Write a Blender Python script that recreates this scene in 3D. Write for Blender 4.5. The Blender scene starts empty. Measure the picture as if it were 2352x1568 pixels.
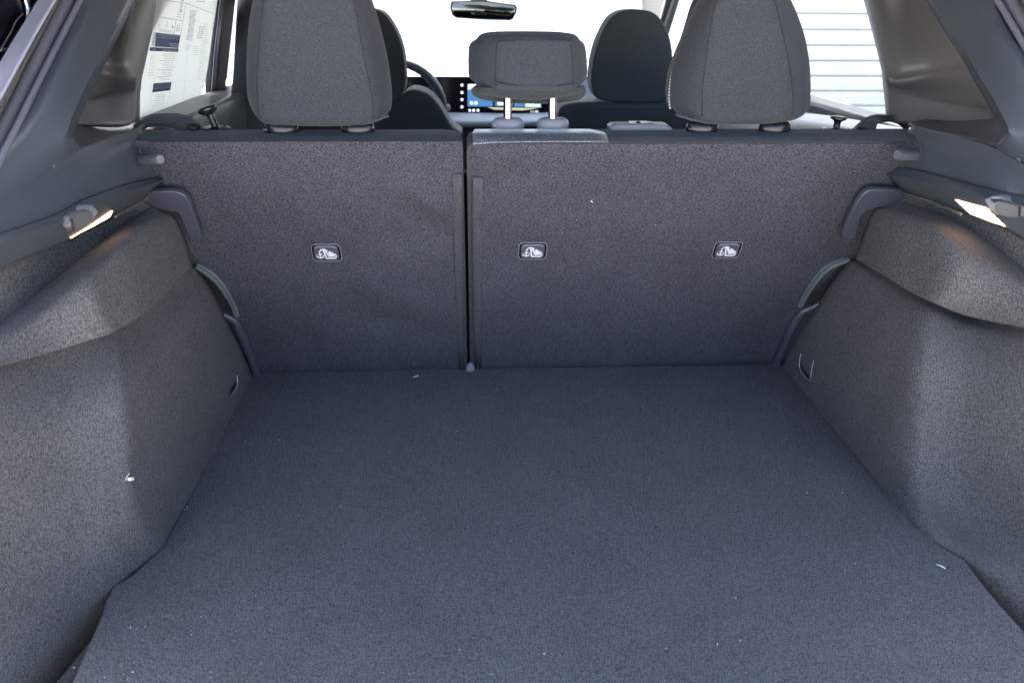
import bpy, bmesh, math, random
from mathutils import Vector, Matrix
random.seed(7)
S = bpy.context.scene
COL = S.collection
# ------------------------------------------------------------------ camera
CAM = Vector((-.1002, -1.3417, .6684)); FPX = 1800.0
_p, _y, _r = .4282, .0598, .0087
FW = Vector((math.sin(_y)*math.cos(_p), math.cos(_y)*math.cos(_p), -math.sin(_p)))
_rt = Vector((math.cos(_y), -math.sin(_y), 0)); _up = _rt.cross(FW)
RT = _rt*math.cos(_r) + _up*math.sin(_r); UP = -_rt*math.sin(_r) + _up*math.cos(_r)
cam = bpy.data.cameras.new('camera'); co = bpy.data.objects.new('camera', cam); COL.objects.link(co)
cam.sensor_width = 36; cam.lens = FPX/2352*36; cam.clip_start = .02; cam.clip_end = 1000
m = Matrix((RT, UP, -FW)).transposed().to_4x4(); m.translation = CAM; co.matrix_world = m
S.camera = co
cam.dof.use_dof = True; cam.dof.focus_distance = 1.2; cam.dof.aperture_fstop = 6.3
# ------------------------------------------------------------------ light
SUN_EL, SUN_AZ = math.radians(58), math.radians(-8)      # azimuth from +Y towards +X
w = bpy.data.worlds.new('World'); S.world = w; w.use_nodes = True
nt = w.node_tree; bg = nt.nodes['Background']; sky = nt.nodes.new('ShaderNodeTexSky')
sky.sky_type = 'NISHITA'; sky.sun_disc = False; sky.sun_elevation = SUN_EL; sky.sun_rotation = SUN_AZ
sky.dust_density = 4; sky.ozone_density = .6; sky.air_density = .8
nt.links.new(sky.outputs[0], bg.inputs[0]); bg.inputs[1].default_value = .13
sl = bpy.data.lights.new('sun', 'SUN'); sl.energy = 4.2; sl.angle = math.radians(.5); sl.color = (1, .96, .9)
so = bpy.data.objects.new('sun', sl); COL.objects.link(so)
sd = Vector((math.sin(SUN_AZ)*math.cos(SUN_EL), math.cos(SUN_AZ)*math.cos(SUN_EL), math.sin(SUN_EL)))
so.rotation_euler = sd.to_track_quat('Z', 'Y').to_euler(); so.location = (0, 0, 5)
S.view_settings.view_transform = 'Standard'; S.view_settings.look = 'None'
S.view_settings.gamma = 1; S.view_settings.use_curve_mapping = False
S.view_settings.exposure = 3.35
S.cycles.caustics_reflective = False; S.cycles.caustics_refractive = False
# ------------------------------------------------------------------ where a ray of the photograph meets a real surface
def ray(a, b): return FW + RT*((a-1176)/FPX) - UP*((b-784)/FPX)
def AY(a, b, Y): d = ray(a, b); return CAM + d*((Y-CAM.y)/d.y)
def AZ(a, b, Z): d = ray(a, b); return CAM + d*((Z-CAM.z)/d.z)
def AX(a, b, X): d = ray(a, b); return CAM + d*((X-CAM.x)/d.x)
def AP(a, b, n, c):                      # plane n.x = c
    d = ray(a, b); n = Vector(n); return CAM + d*((c-n.dot(CAM))/n.dot(d))
def AS(a, b, off=0):                     # the reclined rear face of the back seat
    return AP(a, b, (0, 1, .465), -off*math.hypot(1, .465))
def AW(a, b, off=0, s=-1):               # side glass, leaning inwards at the top
    return AP(a, b, (s, 0, .3), .66+.3*.45-off)
# ------------------------------------------------------------------ materials
def mat(name, col, rough=.6, metal=0, **k):
    m_ = bpy.data.materials.new(name); m_.use_nodes = True
    b = m_.node_tree.nodes['Principled BSDF']
    b.inputs['Base Color'].default_value = (*col, 1); b.inputs['Roughness'].default_value = rough
    b.inputs['Metallic'].default_value = metal
    for a, v in k.items(): b.inputs[a.replace('_', ' ')].default_value = v
    return m_
def N(m_, t, **k):
    n = m_.node_tree.nodes.new(t)
    for a, v in k.items():
        if a in n.inputs: n.inputs[a].default_value = v
        else: setattr(n, a, v)
    return n
def L(m_, a, b): m_.node_tree.links.new(a, b)
def textured(name, c1, c2, scale, bump=.3, rough=.8, stretch=(1, 1, 1), sheen=0, big=0, dist=.001, lo=.35, hi=.68, spec=.3, flecks=0, rot=(0,0,0), sheenrough=.4, nrough=.65, detail=3):
    m_ = mat(name, c1, rough); b = m_.node_tree.nodes['Principled BSDF']
    b.inputs['Specular IOR Level'].default_value = spec
    b.inputs['Sheen Weight'].default_value = sheen; b.inputs['Sheen Roughness'].default_value = sheenrough
    tc = N(m_, 'ShaderNodeTexCoord'); mp = N(m_, 'ShaderNodeMapping'); mp.inputs['Scale'].default_value = stretch
    mp.inputs['Rotation'].default_value = rot; mp.inputs['Location'].default_value = (.3131, .7177, .5511)
    L(m_, tc.outputs['Object'], mp.inputs[0])
    no = N(m_, 'ShaderNodeTexNoise'); no.inputs['Scale'].default_value = scale; no.inputs['Detail'].default_value = detail
    no.inputs['Roughness'].default_value = nrough
    L(m_, mp.outputs[0], no.inputs['Vector'])
    mr = N(m_, 'ShaderNodeMapRange'); mr.inputs[1].default_value = lo; mr.inputs[2].default_value = hi
    L(m_, no.outputs[0], mr.inputs[0])
    mx = N(m_, 'ShaderNodeMix', data_type='RGBA'); mx.inputs[6].default_value = (*c1, 1); mx.inputs[7].default_value = (*c2, 1)
    L(m_, mr.outputs[0], mx.inputs[0]); out = mx.outputs[2]
    if big:
        n2 = N(m_, 'ShaderNodeTexNoise'); n2.inputs['Scale'].default_value = 9; n2.inputs['Detail'].default_value = 4
        L(m_, tc.outputs['Object'], n2.inputs['Vector'])
        m2 = N(m_, 'ShaderNodeMapRange'); m2.inputs[1].default_value = .3; m2.inputs[2].default_value = .7
        m2.inputs[3].default_value = 1-big; m2.inputs[4].default_value = 1+big; L(m_, n2.outputs[0], m2.inputs[0])
        mm = N(m_, 'ShaderNodeMix', data_type='RGBA', blend_type='MULTIPLY'); mm.inputs[0].default_value = 1
        L(m_, out, mm.inputs[6]); L(m_, m2.outputs[0], mm.inputs[7]); out = mm.outputs[2]
    if flecks:
        n3 = N(m_, 'ShaderNodeTexNoise'); n3.inputs['Scale'].default_value = 330; n3.inputs['Detail'].default_value = 1
        L(m_, tc.outputs['Object'], n3.inputs['Vector'])
        m3 = N(m_, 'ShaderNodeMapRange'); m3.inputs[1].default_value = .76; m3.inputs[2].default_value = .8
        L(m_, n3.outputs[0], m3.inputs[0])
        mf = N(m_, 'ShaderNodeMix', data_type='RGBA'); mf.inputs[7].default_value = (flecks, flecks, flecks, 1)
        L(m_, m3.outputs[0], mf.inputs[0]); L(m_, out, mf.inputs[6]); out = mf.outputs[2]
    L(m_, out, b.inputs['Base Color'])
    bp = N(m_, 'ShaderNodeBump'); bp.inputs['Strength'].default_value = bump; bp.inputs['Distance'].default_value = dist
    L(m_, no.outputs[0], bp.inputs['Height']); L(m_, bp.outputs[0], b.inputs['Normal'])
    return m_
M = {}
M['felt'] = textured('seat_felt', (.008, .008, .010), (.078, .079, .092), 640, .35, .95, (.55, 1, 1.3), sheen=.02, big=.10, lo=.38, hi=.64, nrough=1.0, detail=2, flecks=0)
M['floor'] = textured('floor_carpet', (.013, .013, .0135), (.148, .139, .140), 640, .25, .95, (1.3, .8, 1), sheen=.02, big=.07, lo=.38, hi=.64, nrough=1.0, detail=2)
M['side'] = textured('side_carpet', (.012, .0118, .0115), (.136, .130, .126), 900, .35, .95, (1, 1, .4), sheen=.03, big=.10, lo=.38, hi=.64, nrough=1.0, detail=2)
M['plastic'] = textured('grained_plastic', (.040, .045, .053), (.050, .057, .065), 900, .06, .36, big=.05, spec=.5)
M['plastic2'] = textured('pillar_plastic', (.085, .080, .075), (.105, .098, .092), 900, .12, .48, big=.04, spec=.5)
M['bracket'] = textured('bracket_plastic', (.04, .042, .055), (.055, .057, .07), 900, .1, .4, spec=.5)
M['fabric'] = textured('woven_fabric', (.010, .012, .014), (.048, .053, .060), 850, .4, .9, (1, 1, 1.6), sheen=.06, big=.05)
M['fabricdark'] = textured('dark_woven_fabric', (.024, .028, .031), (.044, .050, .053), 700, .3, .9, sheen=.2)
M['topfab'] = textured('seat_top_fabric', (.028, .032, .034), (.054, .060, .062), 900, .4, .9, (1, 1, 1), sheen=.05)
M['velour'] = textured('velour_patch', (.06, .065, .09), (.36, .38, .44), 900, .5, .30, (1.2, .25, .25), sheen=1.0, spec=.8, sheenrough=.2)
M['thread'] = mat('thread', (.008, .008, .01), .8)
M['whitethread'] = mat('pale_thread', (.38, .38, .36), .8)
M['black'] = mat('black_gloss', (.006, .006, .008), .18)
M['blackmat'] = mat('black_matte', (.008, .008, .009), .7)
M['knob'] = mat('satin_black_plastic', (.014, .014, .017), .24)
M['greyplas'] = mat('light_grey_plastic', (.17, .17, .19), .4)
M['chrome'] = mat('chrome', (.42, .43, .45), .12, 1)
M['lampblack'] = mat('smoked_lamp', (.004, .004, .007), .25, Specular_IOR_Level=.08)
M['seal'] = mat('rubber_seal', (.11, .11, .13), .45)
M['paint'] = mat('silver_flange_paint', (.38, .37, .42), .3, .2, Coat_Weight=.5)
M['carwhite'] = mat('white_car_paint', (.78, .78, .78), .3, Coat_Weight=.6)
M['dash'] = textured('pale_dash_trim', (.42, .45, .48), (.46, .49, .52), 500, .05, .55)
M['dashtop'] = mat('dark_dash_top', (.028, .031, .034), .7)
M['beige'] = mat('pale_pillar_trim', (.42, .41, .38), .7)
M['liner'] = mat('headliner_fabric', (.20, .195, .185), .9)
M['cap'] = mat('grey_cap_plastic', (.06, .06, .07), .3)
M['white'] = mat('white_print', (.6, .6, .6), .5)
M['bluegrey'] = mat('blue_grey_print', (.10, .13, .24), .6)
M['greyprint'] = mat('grey_print', (.20, .21, .24), .7)
M['paleprint'] = mat('pale_grey_print', (.48, .50, .52), .7)
M['straw'] = mat('straw', (.5, .42, .25), .8)
M['lint'] = mat('lint', (.7, .7, .7), .9)
M['zip'] = textured('zip_tape', (.022, .023, .026), (.06, .062, .068), 260, .8, .7, (1, 1, 3.0), spec=.4)
M['piping'] = textured('ribbed_piping', (.07, .08, .085), (.15, .17, .17), 500, .6, .7, (3, 3, .6))
M['backdrop_white'] = textured('glare_white', (.74, .74, .72), (.80, .80, .78), 20, .2, .9)
M['slat'] = textured('pale_metal_slats', (.47, .46, .40), (.51, .50, .44), 8, .05, .45)
M['slatgap'] = mat('slat_joint', (.16, .16, .14), .7)
M['ground'] = textured('concrete', (.40, .39, .37), (.48, .47, .45), 6, .2, .9)
def emis(name, col, st):
    m_ = mat(name, (0, 0, 0), .5); b = m_.node_tree.nodes['Principled BSDF']
    b.inputs['Emission Color'].default_value = (*col, 1); b.inputs['Emission Strength'].default_value = st; return m_
M['lamp'] = emis('lit_lamp_lens', (1, .58, .32), 1.5)
_w = N(M['lamp'], 'ShaderNodeTexWave', bands_direction='Y'); _w.inputs['Scale'].default_value = 60; _w.inputs['Distortion'].default_value = 1.5
_t = N(M['lamp'], 'ShaderNodeTexCoord'); L(M['lamp'], _t.outputs['Object'], _w.inputs['Vector'])
_r = N(M['lamp'], 'ShaderNodeMapRange'); _r.inputs[3].default_value = .35; _r.inputs[4].default_value = 2.4; L(M['lamp'], _w.outputs['Fac'], _r.inputs[0])
L(M['lamp'], _r.outputs[0], M['lamp'].node_tree.nodes['Principled BSDF'].inputs['Emission Strength'])
M['peg'] = mat('satin_grey_plastic', (.075, .078, .088), .3)
M['scr_blue'] = emis('screen_blue', (.05, .15, .33), .18)
M['scr_dblue'] = emis('screen_navy', (.01, .03, .12), .3)
M['scr_grey'] = emis('screen_grey', (.35, .5, .52), .22)
M['scr_white'] = emis('screen_white', (.8, .9, 1), .2)
M['scr_cream'] = emis('screen_cream', (.6, .58, .42), .12)
M['scr_yel'] = emis('dial_yellow', (.7, .65, .25), .3)
def glass(name, tint=(.97, 1, .99)):
    m_ = bpy.data.materials.new(name); m_.use_nodes = True; t = m_.node_tree; t.nodes.clear()
    o = t.nodes.new('ShaderNodeOutputMaterial'); a = t.nodes.new('ShaderNodeBsdfTransparent'); a.inputs[0].default_value = (*tint, 1)
    g = t.nodes.new('ShaderNodeBsdfGlossy'); g.inputs['Roughness'].default_value = .02
    x = t.nodes.new('ShaderNodeMixShader'); x.inputs[0].default_value = .04
    t.links.new(a.outputs[0], x.inputs[1]); t.links.new(g.outputs[0], x.inputs[2]); t.links.new(x.outputs[0], o.inputs[0])
    return m_
M['glass'] = glass('clear_glass')
def paper():
    m_ = bpy.data.materials.new('sticker_paper'); m_.use_nodes = True; t = m_.node_tree; t.nodes.clear()
    o = t.nodes.new('ShaderNodeOutputMaterial'); a = t.nodes.new('ShaderNodeBsdfDiffuse'); a.inputs[0].default_value = (.72, .73, .71, 1)
    b = t.nodes.new('ShaderNodeBsdfTranslucent'); b.inputs[0].default_value = (.68, .69, .66, 1)
    x = t.nodes.new('ShaderNodeMixShader'); x.inputs[0].default_value = .55
    t.links.new(a.outputs[0], x.inputs[1]); t.links.new(b.outputs[0], x.inputs[2]); t.links.new(x.outputs[0], o.inputs[0]); return m_
M['paper'] = paper()
M['velour'].node_tree.nodes['Principled BSDF'].inputs['Metallic'].default_value = .6
# ------------------------------------------------------------------ objects
WLD = {}
def par(o, p):
    if p is None: return
    o.parent = p
    if p.name in WLD: o.matrix_parent_inverse = Matrix.Translation(-WLD[p.name])
def thing(name, label, cat, loc, group=None):
    o = bpy.data.objects.new(name, None); COL.objects.link(o); o.location = loc; o.empty_display_size = .05
    WLD[o.name] = Vector(loc); o['label'] = label; o['category'] = cat
    if group: o['group'] = group
    return o
def tag(o, label, cat, group=None):
    o['label'] = label; o['category'] = cat
    if group: o['group'] = group
    return o
def mk(name, V, Fc, m_, parent=None, bevel=0, seg=2, solid=0, sub=0, ang=35, off=-1):
    me = bpy.data.meshes.new(name); me.from_pydata([tuple(v) for v in V], [], Fc)
    bm = bmesh.new(); bm.from_mesh(me); bmesh.ops.remove_doubles(bm, verts=bm.verts, dist=1e-6)
    if not solid: bmesh.ops.recalc_face_normals(bm, faces=bm.faces)
    bm.to_mesh(me); bm.free()
    me.materials.append(M[m_] if isinstance(m_, str) else m_)
    for p in me.polygons: p.use_smooth = True
    o = bpy.data.objects.new(name, me); COL.objects.link(o); par(o, parent)
    if solid:
        s = o.modifiers.new('s', 'SOLIDIFY'); s.thickness = solid; s.offset = off
    if bevel:
        b = o.modifiers.new('b', 'BEVEL'); b.width = bevel; b.segments = seg; b.limit_method = 'ANGLE'; b.angle_limit = math.radians(25)
        b.harden_normals = False
    if sub:
        s = o.modifiers.new('d', 'SUBSURF'); s.levels = sub; s.render_levels = sub
    if not sub: me.set_sharp_from_angle(angle=math.radians(ang if not bevel else 60))
    return o
def struct(o): o['kind'] = 'structure'; return o
def cr(a, b, c, d, t):
    return .5*((2*b) + (c-a)*t + (2*a-5*b+4*c-d)*t*t + (3*b-a-3*c+d)*t**3)
def crv(P, n, closed=False):
    out = []; k = len(P)
    for i in range(k if closed else k-1):
        if closed: a, b, c, d = P[(i-1) % k], P[i], P[(i+1) % k], P[(i+2) % k]
        else: b, c = P[i], P[i+1]; a = P[i-1] if i else b*2-c; d = P[i+2] if i+2 < k else c*2-b
        for j in range(n): out.append(cr(a, b, c, d, j/n))
    if not closed: out.append(P[-1].copy())
    return out
def crease_crv(P, n, cr_idx=()):
    """open curve through P, sharp at the indices in cr_idx"""
    out = []; cuts = [0]+[i for i in sorted(cr_idx) if 0 < i < len(P)-1]+[len(P)-1]
    for a, b in zip(cuts, cuts[1:]):
        c = crv(P[a:b+1], n); out += c[:-1]
    return out+[P[-1].copy()]
def patch(name, G, m_, parent, n=6, solid=.006, cu=(), cv=(), wob=0, off=-1, ang=50):
    """smooth sheet through a grid of points; cu/cv = rows/columns that are creases"""
    rows = [crease_crv([Vector(p) for p in r], n, cv) for r in G]
    cols = [crease_crv([r[j] for r in rows], n, cu) for j in range(len(rows[0]))]
    h = len(cols[0]); wd = len(cols)
    V = [cols[j][i] for i in range(h) for j in range(wd)]
    if wob:
        from mathutils import noise
        V = [v + Vector((noise.noise(v*14), noise.noise(v*14+Vector((9, 3, 1))), noise.noise(v*11+Vector((2, 7, 5)))))*wob for v in V]
    Fc = [(i*wd+j, i*wd+j+1, (i+1)*wd+j+1, (i+1)*wd+j) for i in range(h-1) for j in range(wd-1)]
    return mk(name, V, Fc, m_, parent, solid=solid, ang=ang, off=off)
def prism(name, P, d, m_, parent, bevel=.002, seg=3):
    P = [Vector(p) for p in P]; k = len(P); d = Vector(d)
    V = P+[p+d for p in P]
    Fc = [tuple(range(k)), tuple(range(2*k-1, k-1, -1))]+[(i, (i+1) % k, k+(i+1) % k, k+i) for i in range(k)]
    return mk(name, V, Fc, m_, parent, bevel=bevel, seg=seg)
def box(name, a, b, m_, parent, bevel=.003):
    x0, y0, z0 = a; x1, y1, z1 = b
    return prism(name, [(x0, y0, z0), (x1, y0, z0), (x1, y0, z1), (x0, y0, z1)], (0, y1-y0, 0), m_, parent, bevel)
def tube(name, P, r, m_, parent, n=10, smooth=6, closed=False, rf=None):
    P = [Vector(p) for p in P]
    if smooth: P = crv(P, smooth, closed)
    V = []; Fc = []; k = len(P); pv = None
    for i, p in enumerate(P):
        if closed: t = (P[(i+1) % k]-P[i-1]).normalized()
        else: t = (P[min(i+1, k-1)]-P[max(i-1, 0)]).normalized()
        a = Vector((0, 0, 1)) if abs(t.z) < .9 else Vector((0, 1, 0))
        if pv is None: u = t.cross(a).normalized()
        else: u = (pv - t*pv.dot(t)).normalized()
        pv = u; v = t.cross(u); rr = r*(rf(i/(k-1)) if rf else 1)
        for j in range(n): q = 2*math.pi*j/n; V.append(p+(u*math.cos(q)+v*math.sin(q))*rr)
    for i in range(k if closed else k-1):
        for j in range(n):
            i2 = (i+1) % k; Fc.append((i*n+j, i*n+(j+1) % n, i2*n+(j+1) % n, i2*n+j))
    if not closed: Fc += [tuple(range(n-1, -1, -1)), tuple(range((k-1)*n, k*n))]
    return mk(name, V, Fc, m_, parent, ang=60)
def lathe(name, c, ax, prof, m_, parent, n=28, sx=1, up=Vector((1, 0, 0))):
    """prof = [(r, h)] around the axis ax at c; sx stretches along 'up'"""
    ax = Vector(ax).normalized(); u = (up-ax*up.dot(ax)).normalized(); v = ax.cross(u); c = Vector(c); V = []; Fc = []
    for r, h in prof:
        for j in range(n): q = 2*math.pi*j/n; V.append(c+ax*h+u*math.cos(q)*r*sx+v*math.sin(q)*r)
    for i in range(len(prof)-1):
        for j in range(n): Fc.append((i*n+j, i*n+(j+1) % n, (i+1)*n+(j+1) % n, (i+1)*n+j))
    Fc += [tuple(range(n-1, -1, -1)), tuple(range((len(prof)-1)*n, len(prof)*n))]
    return mk(name, V, Fc, m_, parent, ang=45)
def stitches(name, P, r, m_, parent, gap=.0035, duty=.62):
    """a seam of short dashes along P: one mesh"""
    P = [Vector(p) for p in P]; V = []; Fc = []
    L_ = [0]
    for a, b in zip(P, P[1:]): L_.append(L_[-1]+(b-a).length)
    def at(s):
        for i in range(len(P)-1):
            if s <= L_[i+1]: t = (s-L_[i])/max(1e-9, L_[i+1]-L_[i]); return P[i].lerp(P[i+1], t)
        return P[-1]
    s = 0
    while s+gap*duty < L_[-1]:
        a, b = at(s), at(s+gap*duty); t = (b-a).normalized(); u = t.cross(Vector((.1, 1, .2))).normalized(); v = t.cross(u); k = len(V)
        for q in (a, b):
            for j in range(4): c = math.pi/2*j; V.append(q+(u*math.cos(c)+v*math.sin(c))*r)
        for j in range(4): Fc.append((k+j, k+(j+1) % 4, k+4+(j+1) % 4, k+4+j))
        Fc += [(k+3, k+2, k+1, k), (k+4, k+5, k+6, k+7)]; s += gap
    return mk(name, V, Fc, m_, parent)

# ================================================================== SETTING
def sheet(name, pts, m_): return struct(mk(name, pts, [tuple(range(len(pts)))], m_))
sheet('ground', [(-150, -150, -.65), (150, -150, -.65), (150, 150, -.65), (-150, 150, -.65)], 'ground')
t = thing('glare_wall', 'plain white wall added to imitate the overexposed view through the windscreen between the slatted doors', 'wall', (0, 5, -.65))
box('wall', (-1.90, 5.0, -.65), (2.02, 5.3, 3.2), 'backdrop_white', t, .01)  # added white wall standing in for the overexposed view ahead
def rollup(x0, x1, label):
    r = thing('roller_door', label, 'door', ((x0+x1)/2, 4.95, -.65), 'pale slatted roller doors outside')
    V = []; Fc = []; p = .113; z = -.652; prof = []
    while z < 3.0:
        for dz, dy in ((0, .012), (.004, .012), (.009, 0), (.03, -.004), (.042, -.001), (.047, .003), (.053, -.001), (.075, -.004), (.104, 0), (.109, .010)):
            prof.append((z+dz, dy))
        z += p
    for zz, dy in prof: V += [(x0, 4.97+dy, zz), (x1, 4.97+dy, zz)]
    for i in range(len(prof)-1): Fc.append((2*i, 2*i+1, 2*i+3, 2*i+2))
    mk('slat_curtain', V, Fc, 'slat', r, ang=70)
    V = []; Fc = []; z = -.652+p
    while z < 3.0:
        k = len(V); V += [(x0, 4.975, z-.004), (x1, 4.975, z-.004), (x1, 4.975, z+.005), (x0, 4.975, z+.005)]; Fc.append((k, k+1, k+2, k+3)); z += p
    mk('joint_lines', V, Fc, 'slatgap', r)
    box('guide_rail', (x0-.06 if x0 > 0 else x1, 4.93, -.65), (x0 if x0 > 0 else x1+.06, 5.02, 3.0), 'slat', r)
rollup(2.10, 6.5, 'pale metal roller door with horizontal slats seen through the right rear window')
rollup(-6.5, -1.96, 'pale metal roller door glimpsed through the left rear window beside the paper')

# ================================================================== CAR
car = thing('car', 'car interior seen from its open cargo area, dark carpeted sides and grey plastic pillars', 'car', (0, .4, -.3))
def side(s, name, m_, pts, **k): pass
# ---- carpet linings of the wheel arches
def carpet(G, s, **k):
    if s < 0: G = [r[:3]+[r[2].lerp(r[3], .60), r[3], r[3].lerp(r[4], .38)]+r[4:] for r in G]
    return patch('carpet_lining', G, 'side', car, n=7, solid=.006, **k)
def XX(s, *L_): return [AX(a, b, s*x) for a, b, x in L_]
# rows run from under the rail to the floor, columns from the seat to the hatch
GL = [
 XX(-1, (352, 440, .565), (300, 455, .575), (250, 478, .585), (190, 515, .60), (90, 560, .615), (-70, 640, .63)),
 XX(-1, (346, 474, .560), (322, 489, .566), (266, 530, .58), (186, 592, .592), (76, 684, .61), (-70, 800, .632)),
 XX(-1, (362, 484, .550), (326, 496, .552), (264, 542, .560), (184, 604, .572), (78, 696, .595), (-70, 812, .625)),
 XX(-1, (400, 499, .536), (352, 520, .527), (278, 570, .528), (196, 640, .540), (90, 726, .575), (-70, 822, .615)),
 XX(-1, (428, 556, .528), (368, 600, .517), (300, 655, .518), (224, 706, .528), (106, 770, .57), (-70, 845, .610)),
 XX(-1, (441, 606, .522), (377, 674, .512), (316, 729, .514), (254, 765, .522), (118, 808, .566), (-70, 856, .606)),
 XX(-1, (442, 608, .539), (378, 676, .534), (317, 731, .537), (254, 767, .545), (118, 810, .590), (-70, 859, .626)),
 XX(-1, (454, 618, .535), (385, 698, .532), (322, 755, .533), (262, 792, .538), (125, 845, .584), (-70, 905, .618)),
 XX(-1, (488, 668, .522), (418, 760, .515), (345, 850, .514), (280, 905, .517), (140, 960, .565), (-70, 1010, .612)),
 XX(-1, (524, 740, .515), (455, 850, .509), (370, 960, .508), (296, 1035, .511), (150, 1120, .562), (-70, 1170, .612)),
 XX(-1, (562, 806, .509), (495, 920, .504), (400, 1070, .503), (312, 1170, .508), (165, 1275, .560), (-70, 1340, .612)),
 XX(-1, (578, 856, .505), (522, 962, .503), (440, 1130, .502), (372, 1254, .503), (262, 1340, .535), (-40, 1560, .606)),
 XX(-1, (580, 866, .505), (526, 975, .503), (448, 1145, .502), (384, 1272, .504), (268, 1400, .556), (20, 1700, .60)),
]
carpet(GL, -1, cu=(1, 2, 5, 6), cv=(), wob=.0012, off=-1)#L
GR = [
 XX(1, (2062, 425, .565), (2110, 440, .575), (2160, 455, .585), (2230, 480, .60), (2320, 520, .615), (2440, 570, .63)),
 XX(1, (2068, 458, .560), (2092, 468, .566), (2151, 487, .58), (2217, 517, .592), (2303, 580, .61), (2440, 690, .632)),
 XX(1, (2046, 468, .550), (2088, 476, .552), (2150, 498, .560), (2216, 528, .572), (2300, 592, .595), (2440, 702, .625)),
 XX(1, (2008, 482, .536), (2062, 500, .527), (2136, 528, .528), (2206, 570, .540), (2290, 622, .575), (2440, 712, .615)),
 XX(1, (1984, 540, .528), (2044, 575, .517), (2110, 612, .518), (2184, 650, .528), (2274, 686, .57), (2440, 735, .610)),
 XX(1, (1967, 594, .522), (2028, 629, .512), (2085, 664, .514), (2151, 696, .522), (2236, 728, .566), (2440, 768, .606)),
 XX(1, (1966, 596, .548), (2027, 631, .545), (2084, 666, .548), (2151, 698, .556), (2236, 730, .602), (2440, 771, .626)),
 XX(1, (1946, 605, .535), (2012, 655, .532), (2076, 698, .533), (2140, 728, .538), (2236, 767, .584), (2440, 820, .618)),
 XX(1, (1906, 655, .522), (1978, 730, .515), (2050, 790, .514), (2118, 835, .517), (2220, 880, .565), (2440, 930, .612)),
 XX(1, (1862, 722, .515), (1938, 815, .509), (2020, 900, .508), (2102, 965, .511), (2210, 1030, .562), (2440, 1090, .612)),
 XX(1, (1806, 792, .509), (1890, 890, .504), (1990, 1010, .503), (2094, 1100, .508), (2208, 1180, .560), (2440, 1260, .612)),
 XX(1, (1794, 834, .505), (1872, 928, .503), (1985, 1070, .502), (2103, 1208, .503), (2212, 1278, .535), (2440, 1440, .606)),
 XX(1, (1790, 844, .505), (1866, 940, .503), (1978, 1084, .502), (2096, 1222, .504), (2205, 1320, .556), (2400, 1600, .60)),
]
carpet(GR, 1, cu=(1, 2, 5, 6), cv=(), wob=.0012, off=1)
# cut slits with pale edges near the floor
def slit(A, s):
    o = mk('carpet_slit', [AX(a, b, s*.500) for a, b in A[0]], [tuple(range(len(A[0])))], 'blackmat', car, solid=.001)
    tube('slit_edge', [AX(a, b, s*.4985) for a, b in A[1]], .0006, 'whitethread', o, n=6)
slit(([(543, 880), (546, 882), (541, 893), (533, 907), (530, 904), (536, 890)], [(544, 862), (546, 878), (543, 892), (531, 909)]), -1)
slit(([(1837, 838), (1842, 846), (1856, 864), (1862, 868), (1858, 874), (1846, 864), (1836, 848)], [(1839, 812), (1836, 840), (1846, 862), (1861, 874)]), 1)
tube('loose_fibre', [AX(a, b, .4975) for a, b in ((1862, 868), (1864, 850), (1869, 828))], .0006, 'whitethread', car, n=5)
# ---- side rails carrying the cargo lamps
def rail(s, top, up, ridge, low, bot, xs):
    G = [[AX(a, b, s*x) for (a, b), x in zip(r, xx)] for r, xx in zip((top, up, ridge, low, bot), xs)]
    return patch('side_rail_trim', G, 'plastic', car, n=6, solid=.006, cu=(1, 2, 3), off=(-1 if s < 0 else 1))
# columns from the seat end to the hatch end
railL = rail(-1,
 [(322, 292), (262, 312), (205, 333), (165, 350), (60, 420), (-80, 500)],
 [(336, 314), (275, 336), (215, 358), (165, 378), (60, 440), (-80, 520)],
 [(365, 405), (300, 418), (193, 455), (121, 492), (0, 534), (-80, 560)],
 [(377, 412), (312, 436), (240, 466), (160, 502), (0, 556), (-80, 584)],
 [(338, 451), (300, 478), (258, 504), (153, 555), (0, 620), (-80, 655)],
 [(.566, .570, .572, .575, .590, .602), (.553, .56, .567, .5745, .589, .601), (.543, .55, .562, .570, .585, .60), (.532, .539, .548, .557, .572, .588), (.560, .562, .567, .578, .595, .61)])
railR = rail(1,
 [(2098, 287), (2150, 302), (2222, 318), (2292, 345), (2390, 400), (2440, 430)],
 [(2078, 312), (2140, 330), (2212, 345), (2284, 362), (2390, 420), (2440, 445)],
 [(2054, 382), (2108, 388), (2217, 416), (2290, 436), (2352, 449), (2440, 475)],
 [(2036, 401), (2100, 412), (2217, 440), (2290, 462), (2352, 478), (2440, 505)],
 [(2068, 437), (2130, 458), (2217, 492), (2300, 524), (2352, 552), (2440, 592)],
 [(.566, .570, .572, .575, .590, .602), (.553, .56, .567, .5745, .589, .601), (.543, .55, .562, .570, .585, .60), (.532, .539, .548, .557, .572, .588), (.560, .562, .567, .578, .595, .61)])
# pocket ledge on top of each rail, behind the foreground pillar
def ledge(s, G): return patch('quarter_ledge', [[AX(a, b, s*x) for a, b, x in r] for r in G], 'plastic', car, n=5, solid=.005, off=(-1 if s < 0 else 1))
ledge(-1, [[(340, 284, .575), (262, 283, .625), (170, 268, .645), (120, 262, .65)], [(330, 290, .57), (255, 300, .60), (180, 312, .61), (120, 320, .62)], [(324, 294, .567), (240, 326, .573), (180, 345, .58), (120, 380, .58)]])
ledge(1, [[(2085, 280, .575), (2160, 272, .625), (2250, 260, .645), (2330, 255, .65)], [(2092, 284, .57), (2172, 292, .60), (2262, 300, .61), (2330, 305, .62)], [(2098, 288, .567), (2178, 308, .573), (2280, 333, .58), (2345, 365, .58)]])
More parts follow.
